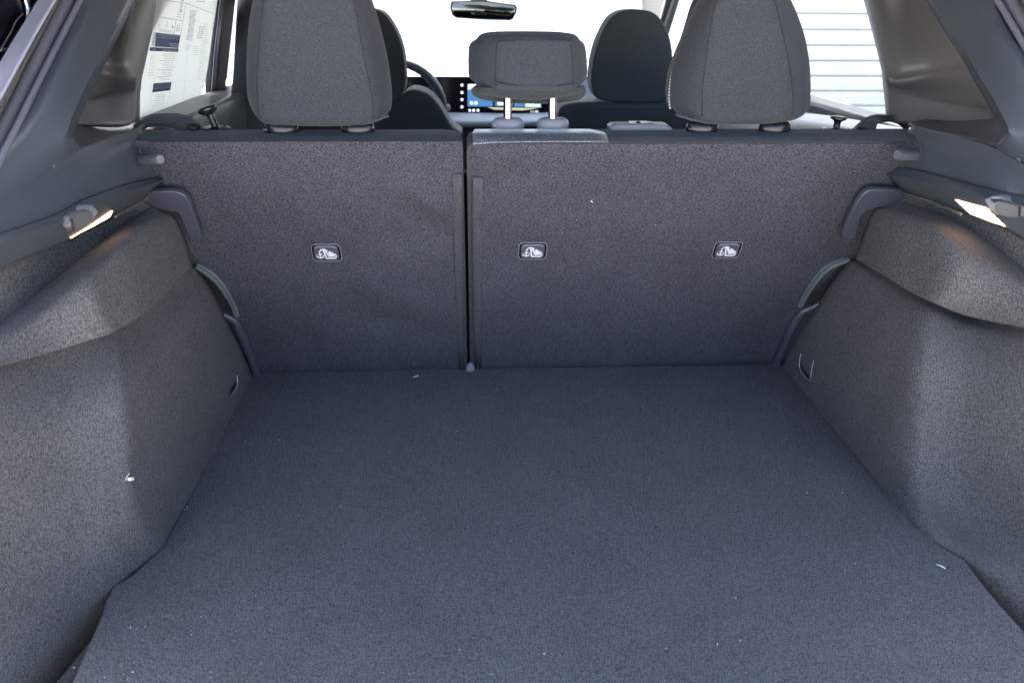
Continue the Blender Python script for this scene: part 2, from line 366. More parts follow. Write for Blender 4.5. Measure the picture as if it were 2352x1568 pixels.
# ---- foreground hatch pillars
def pillar(s, G, nm='hatch_pillar_trim'): return patch(nm, [[AX(a, b, s*x) for a, b, x in r] for r in G], 'plastic', car, n=6, solid=.008, cv=(2,), off=(-1 if s < 0 else 1))
pillar(-1, [
 [(330, -40, .600), (325, -42, .585), (318, -45, .577), (255, -60, .592), (210, -60, .612)],
 [(290, 50, .600), (284, 48, .583), (277, 45, .575), (215, 30, .590), (160, 55, .612)],
 [(240, 150, .600), (232, 148, .581), (224, 146, .573), (165, 120, .590), (105, 165, .612)],
 [(202, 232, .600), (194, 229, .579), (184, 226, .571), (120, 215, .590), (60, 255, .612)],
 [(176, 290, .600), (166, 290, .577), (158, 292, .571), (90, 300, .590), (10, 345, .612)],
 [(172, 318, .598), (163, 322, .577), (157, 330, .572), (78, 370, .590), (-30, 420, .612)],
 [(184, 335, .592), (180, 344, .578), (176, 360, .577), (70, 430, .589), (-80, 515, .604)], [(184, 340, .60), (180, 352, .60), (176, 372, .60), (70, 445, .61), (-80, 530, .62)]])
pillar(1, [
 [(2105, -40, .600), (2109, -42, .585), (2114, -45, .577), (2180, -50, .592), (2262, -50, .612)],
 [(2152, 45, .600), (2158, 44, .583), (2165, 42, .575), (2240, 30, .590), (2310, 50, .612)],
 [(2206, 130, .600), (2213, 129, .581), (2222, 127, .573), (2300, 110, .590), (2362, 130, .612)],
 [(2246, 200, .600), (2254, 199, .579), (2264, 198, .571), (2345, 185, .590), (2410, 210, .612)],
 [(2288, 268, .600), (2297, 268, .577), (2305, 270, .571), (2375, 265, .590), (2450, 300, .612)],
 [(2302, 302, .598), (2310, 304, .577), (2317, 308, .572), (2385, 320, .590), (2460, 350, .612)],
 [(2284, 326, .592), (2290, 336, .578), (2294, 350, .577), (2380, 388, .589), (2460, 430, .604)], [(2284, 332, .60), (2290, 342, .60), (2294, 362, .60), (2380, 400, .61), (2460, 440, .62)]])
# ---- rear-window pillars behind them, with the shelf step at their foot
def qtrim(s, G): return patch('window_pillar_trim', [[AX(a, b, s*x) for a, b, x in r] for r in G], 'plastic2', car, n=6, solid=.008, cu=(4,), off=(-1 if s < 0 else 1))
qtrim(-1, [
 [(372, -40, .612), (362, -40, .595), (330, -40, .60), (290, -45, .635), (230, -45, .65)],
 [(352, 60, .612), (344, 58, .594), (300, 55, .600), (262, 55, .635), (190, 60, .65)],
 [(333, 150, .612), (326, 150, .592), (290, 140, .598), (240, 138, .634), (160, 140, .65)],
 [(326, 180, .612), (319, 182, .590), (292, 178, .604), (240, 172, .640), (150, 172, .657)],
 [(324, 204, .610), (316, 206, .586), (300, 204, .592), (240, 216, .625), (150, 236, .65)],
 [(322, 222, .609), (315, 224, .584), (296, 222, .588), (236, 232, .618), (150, 250, .64)],
 [(321, 279, .605), (314, 281, .580), (290, 284, .585), (230, 284, .612), (150, 284, .635)]])
qtrim(1, [
 [(1972, -40, .612), (1982, -40, .595), (2012, -40, .60), (2060, -45, .635), (2150, -45, .65)],
 [(1997, 50, .612), (2005, 48, .594), (2040, 45, .600), (2100, 45, .635), (2190, 50, .65)],
 [(2022, 150, .612), (2030, 150, .592), (2066, 150, .598), (2140, 140, .634), (2240, 140, .65)],
 [(2026, 180, .612), (2034, 182, .590), (2060, 188, .604), (2140, 180, .640), (2246, 172, .657)],
 [(2028, 200, .610), (2036, 200, .586), (2056, 204, .592), (2150, 226, .622), (2290, 246, .648)],
 [(2030, 216, .609), (2038, 218, .584), (2058, 222, .588), (2150, 240, .618), (2290, 262, .64)],
 [(2035, 270, .605), (2043, 274, .580), (2062, 280, .585), (2130, 286, .612), (2300, 296, .635)]])
# ---- hatch opening: painted flange, rubber seal, trim lip
def hatch(s, A, B, C_, D, E_):
    f = patch('painted_flange', [[AX(a, b, s*x) for a, b in r] for r, x in zip((A, A, B, B), (.70, .655, .640, .618))], 'paint', car, n=5, solid=.003, cu=(1, 2), off=0)
    tube('rubber_seal', [AX(a, b, s*.628) for a, b in C_], .0088, 'seal', car, n=12)
    tube('seal_lip', [AX(a, b, s*.634) for a, b in D], .0030, 'plastic2', car, n=8)
    tube('trim_lip', [AX(a, b, s*.612) for a, b in E_], .0042, 'seal', car, n=8)
hatch(-1, [(118, -40), (60, 50), (0, 150), (-60, 255)], [(150, -40), (80, 80), (0, 226), (-60, 325)],
 [(178, -40), (100, 112), (43, 230), (-30, 372)], [(154, -40), (86, 88), (20, 204), (-60, 340)], [(206, -40), (130, 108), (69, 230), (-20, 408)])
hatch(1, [(2350, -40), (2400, 30), (2450, 90), (2500, 160)], [(2330, -40), (2380, 30), (2430, 100), (2480, 170)],
 [(2292, -40), (2318, 0), (2352, 55), (2420, 165)], [(2312, -40), (2338, 0), (2372, 50), (2440, 150)], [(2268, -40), (2291, 0), (2350, 100), (2420, 215)])
# tail lamp and shiny outer corner beside the left flange
tl = prism('tail_lamp', [AX(a, b, -.668) for a, b in ((-60, -60), (118, -60), (86, 0), (40, 75), (0, 142), (-60, 245))], (-.004, 0, 0), 'lampblack', car, .004)
tube('pale_strip', [AX(a, b, -.665) for a, b in ((52, -20), (62, 15), (63, 40), (56, 75))], .0042, 'chrome', tl, n=8)  # pale streaks across the dark lamp face
tube('pale_line', [AX(a, b, -.665) for a, b in ((52, 32), (36, 50), (24, 75), (4, 110), (-8, 130))], .0013, 'chrome', tl, n=6)
tube('pale_line', [AX(a, b, -.665) for a, b in ((0, 116), (12, 113), (24, 110), (34, 100))], .002, 'chrome', tl, n=6)
# ---- rail fittings
from mathutils.bvhtree import BVHTree
bpy.context.view_layer.update()
_bv = {}
def ON(o, a, b, off=0, s=-1):
    if o.name not in _bv: _bv[o.name] = BVHTree.FromObject(o, bpy.context.evaluated_depsgraph_get())
    d = ray(a, b).normalized(); h = _bv[o.name].ray_cast(CAM, d)[0]
    if h is None: return AX(a, b, s*.57)
    return h + Vector((-s*off, 0, 0))
for R_, s_, P_ in ((railL, -1, ((366, 408), (300, 421), (193, 458), (121, 495), (0, 537), (-40, 550))), (railR, 1, ((2054, 385), (2108, 391), (2217, 419), (2290, 439), (2352, 452), (2400, 464)))):
    tube('groove_shade', [ON(R_, a, b, -.0001, s_) for a, b in P_], .0010, 'blackmat', R_, n=6)  # dark bead laid along the rail for the shade of a groove
def pin(a, b, c, d, s):
    p, q = AX(*a, s*.552), AX(*b, s*.509); ax = (q-p); l = ax.length
    o = lathe('cover_peg', p, ax, [(.0075, -.012), (.0075, 0), (.0070, l-.003), (.0055, l)], 'peg', railL if s < 0 else railR, 20)
    lathe('peg_collar', p, ax, [(.0095, -.006), (.0095, 0), (.0085, .0015)], 'greyplas' if 0 else 'bracket', railL if s < 0 else railR, 20)
    prism('peg_recess', [ON(railL if s < 0 else railR, x, y, .0006, s) for x, y in c], (-s*.002, 0, 0), 'fabricdark', railL if s < 0 else railR, .001)
    prism('steel_catch', [AX(x, y, s*.547) for x, y in d], (s*.006, 0, 0), 'greyplas', railL if s < 0 else railR, .002)
pin((322, 368), (368, 366), [(314, 340), (322, 333), (336, 330), (344, 336), (349, 350), (352, 385), (330, 383), (318, 376)], [(354, 384), (364, 384), (367, 396), (364, 404), (356, 400)], -1)
pin((2106, 358), (2060, 357), [(2086, 322), (2116, 328), (2122, 336), (2122, 352), (2116, 372), (2094, 384), (2070, 384), (2076, 350)], [(2054, 372), (2064, 374), (2068, 386), (2060, 394), (2050, 390)], 1)
def hook(s, base, peg, cutout, R):
    o = prism('bag_hook', [ON(R, a, b, .006, s) for a, b in base], (s*.012, 0, 0), 'greyplas', R, .004)
    prism('hook_arm', [ON(R, a, b, .012, s) for a, b in peg], (s*.010, 0, 0), 'plastic2', o, .003)
    prism('hook_slot', [ON(R, a, b, .013, s) for a, b in cutout], (s*.002, 0, 0), 'blackmat', o, .0005)
hook(-1, [(176, 472), (196, 469), (208, 472), (211, 484), (208, 500), (196, 514), (182, 520), (170, 500)],
     [(137, 498), (150, 486), (176, 482), (190, 488), (194, 498), (188, 508), (166, 526), (146, 530), (138, 520)],
     [(136, 500), (141, 505), (146, 528), (140, 530)], railL)
hook(1, [(2276, 460), (2282, 449), (2300, 447), (2320, 450), (2326, 470), (2316, 496), (2296, 492), (2280, 482)],
     [(2304, 466), (2312, 460), (2340, 466), (2362, 474), (2362, 496), (2340, 500), (2316, 494), (2304, 482)],
     [(2362, 474), (2367, 476), (2366, 498), (2362, 498)], railR)
def lamp(s, P, R):
    prism('cargo_lamp', [ON(R, a, b, .0012, s) for a, b in P], (s*.002, 0, 0), 'lamp', R, .0004)
lamp(-1, [(160, 548), (258, 484), (251, 498), (214, 519), (180, 536)], railL)
lamp(1, [(2194, 458), (2266, 477), (2312, 521), (2276, 509), (2230, 491)], railR)
# serrated carpet edge below the right rail
for s, P in ((1, [(2075, 443), (2120, 456), (2170, 475), (2215, 496)]), (-1, [(338, 455), (310, 472), (285, 486), (262, 500)])):
    stitches('serrated_edge', crv([AX(a, b, s*.558) for a, b in P], 8), .0022, 'side', car, gap=.0075, duty=.8)
# ---- seat latch brackets
def bracket(P, s):
    prism('seat_latch_cover', [AP(a, b, (0, 1, .465), -.028) for a, b in P], (0, .010, .004), 'bracket', car, .0025)
bracket([(330, 443), (350, 440), (402, 440), (416, 444), (427, 452), (436, 467), (446, 496), (456, 522), (463, 542), (462, 550), (457, 555), (440, 559), (422, 521), (413, 497), (409, 490), (402, 487), (383, 486), (353, 478), (325, 462)], -1)
bracket([(2075, 438), (2009, 435), (1996, 437), (1985, 444), (1970, 461), (1953, 494), (1936, 535), (1935, 543), (1940, 549), (1953, 552), (1966, 549), (1973, 524), (1976, 504), (1986, 489), (2000, 481), (2019, 478), (2080, 470)], 1)
# ---- grey hinge covers beside the seat foot, centre hinge
def hinge(P, s): tube('seat_hinge_cover', [AS(a, b, .009) for a, b in P], .0070, 'bracket', car, n=12, rf=lambda t: .55+.6*min(1, t*2.2))
hinge([(500, 716), (522, 726), (541, 740), (555, 768), (571, 805), (586, 846), (590, 864)], -1)
hinge([(1890, 693), (1864, 706), (1842, 717), (1827, 738), (1813, 766), (1799, 798), (1785, 830), (1781, 846)], 1)
lathe('centre_hinge_cover', AS(1080, 853, .004), (0, -.45, 1), [(.0095, -.02), (.0095, .008), (.0075, .018), (.003, .024)], 'greyplas', car, 20)
# ---- cabin: pillars, doors, dash
def strip(name, A, B, m_, parent=car, th=.012, s=-1, off=0):
    pts = A+B[::-1]
    return prism(name, pts, (s*th, 0, 0), m_, parent, .002)
doorL = prism('rear_door', [(-.645, -.15, .452), (-.645, .50, .44), (-.645, .50, -.4), (-.645, -.15, -.4)], (-.06, 0, 0), 'plastic', car, .01)
strip('window_frame', [AW(506, -40), AW(489, 120), AW(480, 262)], [AW(522, -40), AW(504, 120), AW(494, 262)], 'fabricdark', doorL)
strip('chrome_trim', [AW(513, -40, .006), AW(495, 120, .006), AW(484, 262, .006)], [AW(519, -40, .006), AW(501, 120, .006), AW(490, 262, .006)], 'bracket', doorL, th=.004)
strip('door_pillar', [AW(522, -40), AW(504, 120), AW(494, 262)], [AW(546, -40), AW(528, 120), AW(512, 262)], 'blackmat', car)
patch('belt_pillar_trim', [[AX(552+6, -40, -.60), AX(600, -40, -.55), AX(660, -40, -.54)], [AX(543, 110, -.60), AX(600, 110, -.55), AX(660, 110, -.54)], [AX(526, 245, -.60), AX(600, 245, -.55), AX(660, 245, -.54)], [AX(516, 330, -.60), AX(600, 330, -.55), AX(660, 330, -.54)]], 'fabricdark', car, n=4, solid=.01)
patch('door_sill_trim', [[(-.66, -.1, .450), (-.655, .25, .447), (-.655, .60, .440), (-.655, 1.1, .43)], [(-.60, -.1, .452), (-.60, .25, .449), (-.60, .60, .441), (-.60, 1.1, .43)], [(-.575, -.1, .43), (-.575, .25, .425), (-.575, .6, .42), (-.58, 1.1, .40)], [(-.57, -.1, .25), (-.57, .25, .25), (-.57, .6, .25), (-.58, 1.1, .25)]], 'plastic', doorL, n=4, solid=.006)
mk('door_glass', [AW(300, -60, -.012), AW(300, 290, -.012), AW(486, 262, -.012), AW(510, -60, -.012)], [(0, 1, 2, 3)], 'glass', doorL)
# outside mirror glimpsed past the paper
mir = prism('outside_mirror', [AX(a, b, -.80) for a, b in ((478, 128), (486, 122), (494, 122), (496, 180), (490, 194), (482, 188), (477, 165))], (-.10, 0, 0), 'black', car, .006)
# right-hand door; its sill is coloured pale for the daylight it reflects
doorR = prism('rear_door', [(.645, -.15, .452), (.645, .60, .44), (.645, .60, -.4), (.645, -.15, -.4)], (.06, 0, 0), 'plastic', car, .01)
patch('door_sill_trim', [[(.66, -.1, .455), (.655, .25, .430), (.655, .60, .400), (.655, 1.1, .38)], [(.62, -.1, .452), (.60, .25, .425), (.59, .60, .385), (.58, 1.1, .36)], [(.585, -.1, .43), (.565, .25, .395), (.55, .6, .35), (.55, 1.1, .33)], [(.57, -.1, .25), (.56, .25, .25), (.55, .6, .22), (.55, 1.1, .2)]], 'dash', doorR, n=4, solid=.006)
mk('door_glass', [AW(1840, -60, -.012, 1), AW(1700, 280, -.012, 1), AW(2060, 300, -.012, 1), AW(1990, -60, -.012, 1)], [(0, 1, 2, 3)], 'glass', doorR)
# windscreen pillar on the right, pale trim and dark frame
prism('windscreen_pillar_trim', [AY(a, b, 1.45) for a, b in ((1474, -40), (1535, -40), (1530, 0), (1520, 45), (1500, 60), (1478, 30))], (0, .04, 0), 'beige', car, .004)
prism('door_frame', [AY(a, b, 1.25) for a, b in ((1538, -40), (1572, -40), (1562, 0), (1532, 95), (1512, 70), (1530, 0))], (0, .03, 0), 'fabricdark', car, .004)
prism('door_frame', [AY(a, b, 1.245) for a, b in ((1551, -40), (1558, -40), (1549, 0), (1524, 76), (1520, 70), (1543, 0))], (0, .004, 0), 'bracket', car, .001)
# dashboard
dash = box('dashboard', (-.62, 1.53, -.1), (.62, 2.0, .345), 'plastic', car, .01)
def dq(name, P, m_, y, th=.004, bev=.0008, parent=None): return prism(name, [AY(a, b, y) for a, b in P], (0, th, 0), m_, parent or dash, bev)
patch('dash_top', [[(-.62, 1.50, AY(1000, 178, 1.5).z), (0, 1.50, AY(1000, 178, 1.5).z), (.62, 1.50, AY(1000, 178, 1.5).z)], [(-.62, 1.53, .376), (0, 1.53, .376), (.62, 1.53, .376)], [(-.62, 1.95, .346), (0, 1.95, .346), (.62, 1.95, .346)]], 'dashtop', dash, n=4, solid=.006)
dq('display_panel', [(900, 178), (1240, 178), (1262, 182), (1264, 222), (1256, 244), (1240, 262), (900, 258)], 'black', 1.50, .02, .002)
dq('map_view', [(1075, 194), (1230, 194), (1230, 222), (1075, 222)], 'scr_white', 1.498)
dq('screen_tile', [(1074, 206), (1087, 206), (1132, 227), (1132, 245), (1074, 245)], 'scr_blue', 1.4965)
dq('screen_tile', [(1137, 228), (1178, 228), (1178, 244), (1137, 244)], 'scr_blue', 1.4965)
dq('screen_tile', [(1181, 228), (1204, 228), (1204, 246), (1181, 246)], 'scr_blue', 1.4965)
dq('screen_tile', [(1206, 229), (1242, 231), (1242, 247), (1206, 246)], 'scr_grey', 1.4965)
dq('screen_bar', [(1120, 247), (1236, 249), (1200, 254), (1135, 252)], 'scr_cream', 1.4965)
for a, b, r in ((1061, 196, .0045), (1061, 213, .0045), (1061, 229, .0045), (1061, 246, .0045), (1079, 254, .0045), (1088, 254, .0045), (1098, 254, .0045), (1083, 237, .0055), (1093, 237, .0055), (1213, 238, .004), (1223, 238, .005)):
    lathe('screen_icon', AY(a, b, 1.4955), (0, -1, 0), [(r, -.001), (r, .0005)], 'scr_white', dash, 14)
dq('screen_button', [(1145, 234), (1173, 234), (1176, 238), (1173, 242), (1145, 242), (1142, 238)], 'scr_white', 1.4955)
def text(name, s, p, ux, uy, h, m_, parent, mirror=False, th=.0004):
    c = bpy.data.curves.new(name, 'FONT'); c.body = s; c.size = 1; c.extrude = 0; c.align_x = 'CENTER'; c.align_y = 'CENTER'
    tmp = bpy.data.objects.new('tmp', c); COL.objects.link(tmp); bpy.context.view_layer.update()
    me = bpy.data.meshes.new_from_object(tmp.evaluated_get(bpy.context.evaluated_depsgraph_get())); bpy.data.objects.remove(tmp)
    ux = Vector(ux)*(h*(-1 if mirror else 1)); uy = Vector(uy)*h; p = Vector(p)
    V = [p+ux*v.co.x+uy*v.co.y for v in me.vertices]; Fc = [tuple(q.vertices) for q in me.polygons]; bpy.data.meshes.remove(me)
    return mk(name, V, Fc, m_, parent)
text('clock_digits', '11:40', AY(1227, 257, 1.494), (1.2, 0, 0), (0, 0, 1), .011, 'scr_white', dash)
dq('blue_tab', [(997, 180), (1003, 180), (1004, 192), (999, 192)], 'scr_blue', 1.4965)
dq('dial_light', [(966, 216), (975, 216), (975, 222), (966, 222)], 'scr_yel', 1.4965)
# pale trim below the display, vents, knob
patch('dash_trim_band', [[AY(880, 258, 1.50), AY(1060, 262, 1.50), AY(1250, 262, 1.50), AY(1330, 240, 1.50), AY(1560, 235, 1.50)], [AY(880, 275, 1.46), AY(1060, 279, 1.46), AY(1250, 278, 1.46), AY(1330, 268, 1.46), AY(1560, 266, 1.46)], [AY(880, 286, 1.47), AY(1060, 290, 1.47), AY(1250, 288, 1.47), AY(1330, 284, 1.47), AY(1560, 280, 1.47)]], 'dash', dash, n=5, solid=.01, off=0)
dq('dash_panel', [(1264, 182), (1600, 182), (1600, 240), (1330, 238), (1262, 258)], 'dash', 1.503, .02, .002)
dq('dash_vent', [(1264, 222), (1290, 222), (1285, 236), (1258, 244)], 'black', 1.49, .01, .002)
dq('dash_lower', [(880, 287), (1600, 285), (1600, 330), (880, 330)], 'blackmat', 1.49, .02, .003)
lathe('start_button', AY(1028, 249, 1.45), (0, -1, 0), [(.010, -.03), (.010, 0), (.008, .006)], 'greyplas', dash, 20)
# steering wheel
sw_c = AY(914, 252, 1.30); ring = []
for k in range(40):
    q = 2*math.pi*k/40; ring.append(sw_c+Vector((math.cos(q)*.146, -math.sin(q)*.05, math.sin(q)*.150)))
sw = tube('steering_wheel', ring, .0145, 'knob', car, n=12, smooth=0, closed=True); sw.data.materials[0] = M['plastic']
prism('wheel_spoke', [sw_c+Vector(v) for v in ((.03, 0, .02), (.152, 0, .015), (.156, 0, -.015), (.03, 0, -.03))], (0, .02, 0), 'knob', sw, .005)
prism('wheel_hub', [sw_c+Vector((math.cos(q)*.055, 0, math.sin(q)*.05)) for q in [i*math.pi/6 for i in range(12)]], (0, .04, 0), 'knob', sw, .01)
# rear-view mirror
rv = prism('rear_view_mirror', [AY(a, b, 1.42) for a, b in ((1037, 3), (1110, 1), (1183, 11), (1188, 16), (1187, 28), (1179, 44), (1172, 48), (1110, 46), (1048, 42), (1039, 36), (1033, 18))], (0, .035, 0), 'blackmat', car, .0015)
M['mirror'] = mat('mirror_glass', (.10, .105, .10), .03, 1)
mk('mirror_glass', [AY(a, b, 1.4165-(a-1110)*.00004) for a, b in ((1041, 6), (1110, 5), (1180, 14), (1184, 18), (1183, 28), (1176, 41), (1170, 44), (1110, 42.5), (1050, 39), (1043, 34), (1037, 18))], [tuple(range(11))], 'mirror', rv, solid=.001)
box('mirror_mount', tuple(AY(1080, 4, 1.46)), tuple(AY(1118, -50, 1.50)), 'blackmat', rv, .003)
# windscreen, roof, shell
mk('windscreen', [(-.60, 1.98, .36), (.60, 1.98, .36), (.54, 1.30, .80), (-.54, 1.30, .80)], [(0, 1, 2, 3)], 'glass', car)
box('headliner', (-.66, -.30, .80), (.66, 1.32, .83), 'liner', car, .01)
box('roof', (-.69, -.36, .832), (.69, 1.35, .86), 'carwhite', car, .01)
prism('tailgate', [(-.58, -.24, .835), (-.58, -.22, .88), (-.58, -.93, 1.04), (-.58, -.94, 1.00)], (1.16, 0, 0), 'plastic', car, .01)  # open lid out of view, pitch and length set for daylight on the floor
box('hood', (-.66, 2.03, .20), (.66, 2.9, .30), 'carwhite', car, .03)
for s in (-1, 1):
    prism('roof_rail_trim', [(s*.60, -.28, .82), (s*.60, 1.35, .82), (s*.615, 1.35, .72), (s*.615, -.28, .72)], (s*.03, 0, 0), 'beige', car, .006)
    prism('body_side', [(s*.72, -.80, -.45), (s*.72, 2.9, -.45), (s*.72, 2.9, .28), (s*.72, 1.9, .42), (s*.715, -.40, .44), (s*.715, -.56, .40)], (s*.03, 0, 0), 'carwhite', car, .01)
    prism('front_door_panel', [(s*.60, .55, .40), (s*.60, 1.55, .38), (s*.60, 1.55, -.3), (s*.60, .55, -.3)], (s*.1, 0, 0), 'plastic', car, .01)
    prism('quarter_panel', [(s*.675, -.66, .36), (s*.675, -.06, .40), (s*.675, .13, .832), (s*.675, -.40, .832)], (s*.02, 0, 0), 'carwhite', car, .004)
box('floor_pan', (-.72, -.95, -.30), (.72, 2.0, -.24), 'blackmat', car, .004)
box('bumper', (-.70, -1.05, -.40), (.70, -.93, -.06), 'carwhite', car, .02)
box('rear_seat_cushion', (-.56, .045, -.20), (.56, .50, .10), 'fabricdark', car, .02)
box('dark_gap_backing', (-.16, .06, -.20), (-.05, .09, .36), 'blackmat', car, .004)  # added dark backing, keeps the brightness beyond out of the seat gap
box('spare_wheel_tray', (-.64, -.92, -.10), (.64, .02, -.085), 'side', car, .004)

# ================================================================== WINDOW STICKER (behind the left rear glass)
st = thing('price_sticker', 'white printed paper sheet taped inside the left rear side window', 'sticker', AW(400, 200))
patch('paper_sheet', [[AW(330, -60, .004), AW(420, -60, .008), AW(508, -60, .002)], [AW(330, 60, .004), AW(410, 60, .010), AW(490, 60, .003)], [AW(305, 160, .004), AW(400, 160, .010), AW(476, 160, .004)], [AW(300, 285, .003), AW(380, 262, .006), AW(459, 241, .004)]], 'paper', st, n=5, solid=.0003)
def sp(x, y, o=.016): return AW(310.1+x/5.461, y/5.461, o)
def squad(name, P, m_, o=.016): return mk(name, [sp(*p, o) for p in P], [tuple(range(len(P)))], m_, st)
squad('print_block', [(260, 415), (572, 450), (545, 605), (250, 590)], 'bluegrey')
squad('print_block', [(190, 594), (548, 612), (540, 657), (182, 640)], 'bluegrey')
squad('print_block', [(235, 1048), (460, 1030), (440, 1135), (215, 1163)], 'bluegrey')
def sline(a, b, wd=5, m_='greyprint'):
    (x0, y0), (x1, y1) = a, b; l = math.hypot(x1-x0, y1-y0); nx, ny = -(y1-y0)/l*wd/2, (x1-x0)/l*wd/2
    squad('print_rule', [(x0+nx, y0+ny), (x1+nx, y1+ny), (x1-nx, y1-ny), (x0-nx, y0-ny)], m_)
for a, b, w_ in (((360, 5), (640, 45), 5), ((640, 45), (990, 175), 5), ((640, 45), (600, 265), 4), ((300, 215), (600, 265), 6), ((515, 262), (487, 440), 5), ((240, 410), (572, 445), 5), ((602, 265), (572, 445), 4), ((300, 762), (500, 760), 5), ((283, 880), (480, 872), 5), ((262, 970), (462, 957), 5)): sline(a, b, w_)
for a, b in (((540, 660), (460, 1030)), ((298, 660), (238, 1045)), ((440, 1140), (400, 1370)), ((215, 1165), (180, 1360)), ((440, 1032), (830, 1000)), ((420, 1360), (790, 1300)), ((700, 120), (600, 1340))): sline(a, b, 3, 'paleprint')
V = []; Fc = []
def words(x0, x1, y0, y1, dx, dy, step, slope=.12):
    y = y0
    while y < y1:
        x = x0+(y-y0)*dx+random.uniform(0, (x1-x0)*.25)
        e = x1+(y-y0)*dx
        while x < e-8:
            l = random.uniform(10, 34); k = len(V)
            for a, b in ((x, y), (min(x+l, e), y), (min(x+l, e), y+dy), (x, y+dy)): V.append(sp(a, b+(a-x0)*slope, .0165))
            Fc.append((k, k+1, k+2, k+3)); x += l+6
        y += step
words(690, 775, 130, 520, -.15, 6, 15); words(800, 870, 330, 490, -.2, 5, 15); words(340, 515, 675, 745, -.1, 5, 20, 0); words(330, 485, 785, 860, -.1, 5, 22, 0)
words(310, 465, 890, 950, -.1, 5, 22, 0); words(290, 440, 985, 1020, -.1, 5, 20, -.05); words(230, 390, 1190, 1340, -.15, 5, 24, -.05); words(180, 270, 690, 960, -.15, 5, 28, 0)
words(300, 480, 370, 400, 0, 5, 15); words(850, 930, 300, 1000, -.12, 4, 24); words(640, 700, 560, 640, -.2, 4, 22); words(720, 800, 580, 700, -.1, 4, 26); words(525, 590, 150, 220, -.2, 6, 30); words(760, 880, 10, 40, 0, 9, 30)
mk('small_print', V, Fc, 'greyprint', st)['kind'] = 'stuff'
V = []; Fc = []
words(275, 560, 435, 480, -.1, 5, 18, .08); words(420, 545, 545, 590, -.1, 9, 26, .05); words(200, 262, 612, 630, 0, 10, 30, .05); words(330, 530, 622, 640, 0, 12, 30, .05); words(240, 445, 1062, 1130, -.1, 6, 24, -.05)
for v in range(len(V)): pass
mk('white_print', V, Fc, 'white', st)['kind'] = 'stuff'
dY = (sp(700, 100)-sp(300, 100)).normalized(); dZ = (sp(400, 0)-sp(380, 130)).normalized()
text('big_number', '30', sp(584, 85, .0165), dY*.55, dZ, .030, 'greyprint', st, True)
text('price', '$1,650', sp(540, 358, .0165), dY*.42, dZ, .017, 'greyprint', st, True)
text('pump_mark', 'Q', sp(398, 302, .0165), dY*.7, dZ, .012, 'greyprint', st, True)
squad('small_box', [(464, 325), (482, 327), (480, 360), (462, 358)], 'greyprint')
squad('small_box', [(298, 300), (316, 302), (312, 335), (294, 333)], 'paleprint')
for x in (312, 341): lathe('round_badge', sp(x, 560, .0165), (1, 0, 0), [(.0042, -.0003), (.0042, .0002)], 'white', st, 16)
squad('white_box', [(258, 420), (242, 580), (206, 572), (236, 425)], 'white')

# ================================================================== REAR SEATS
SL = Vector((0, -.465, 1)).normalized(); SN = Vector((0, -1, -.465)).normalized()     # up the slope, out towards the cargo area
def seat_profile(x, inset=0):
    P = [(0.004, -.06), (.0+.000, 0), (-.2125, .457), (-.2155, .4635), (-.2085, .4690), (-.190, .4715), (-.165, .4715), (-.13, .4675), (-.09, .459), (-.045, .44), (-.02, .40), (.02, .2), (.10, -.06)]
    return [Vector((x, y+.0, z)) for y, z in P]
def seatback(x0, x1, root, felt_px, wr):
    # cushion body, rounded at its ends
    xs = [x0, x0+.004, x0+.012, x0+.03]+[x0+(x1-x0)*k/8 for k in range(1, 8)]+[x1-.03, x1-.012, x1-.004, x1]
    ins = [.014, .006, .002, 0]+[0]*7+[0, .002, .006, .014]
    V = []; Fc = []
    for x, i_ in zip(xs, ins):
        P = seat_profile(x); c = Vector((x, -.06, .22))
        for p in P:
            d = (c-p); d.x = 0; V.append(p+d.normalized()*i_)
    k = len(P)
    for a in range(len(xs)-1):
        for j in range(k): Fc.append((a*k+j, a*k+(j+1) % k, (a+1)*k+(j+1) % k, (a+1)*k+j))
    Fc += [tuple(range(k)), tuple(range(len(V)-1, len(V)-k-1, -1))]
    mk('seat_cover', V, Fc, 'topfab', root, ang=50)
    # felt rear panel: u across, v up the slope
    nu, nv = 70, 48; V = []; Fc = []
    TLp, TRp, BLp, BRp = felt_px
    for j in range(nv+1):
        v = j/nv
        for i in range(nu+1):
            u = i/nu
            p = (BLp.lerp(BRp, u)).lerp(TLp.lerp(TRp, u), v)
            e = min(u, 1-u)*(TRp-TLp).length; e2 = min(v, 1-v)*.5
            h = .0045*(1-math.exp(-e/.006))*(1-math.exp(-e2/.006))+wr(u, v)*min(1, e/.02)*min(1, e2/.02)
            V.append(p+SN*(h+.001))
    for j in range(nv):
        for i in range(nu): a = j*(nu+1)+i; Fc.append((a, a+1, a+nu+2, a+nu+1))
    mk('felt_back', V, Fc, 'felt', root, ang=80)
def ridge(u, v, a, b, w_, amp):
    amp *= 2.8
    (x0, y0), (x1, y1) = a, b; dx, dy = x1-x0, y1-y0; L2 = dx*dx+dy*dy; t_ = max(0, min(1, ((u-x0)*dx+(v-y0)*dy)/L2))
    d2 = (u-x0-t_*dx)**2+(v-y0-t_*dy)**2; return amp*math.exp(-d2/(w_*w_))*math.sin(math.pi*min(1, max(0, .1+.8*t_)))
from mathutils import noise as nz
def wrL(u, v): return ridge(u, v, (.80, .88), (1.0, .72), .035, .003)+ridge(u, v, (.76, .80), (.96, .62), .04, -.002)+ridge(u, v, (.5, .52), (.95, .30), .06, .0022)+ridge(u, v, (.45, .35), (.9, .22), .05, -.0016)+ridge(u, v, (.5, .7), (.85, .55), .06, .0015)+.0030*nz.noise(Vector((u*4, v*4, 1)))+.0012*nz.noise(Vector((u*11, v*9, 4)))
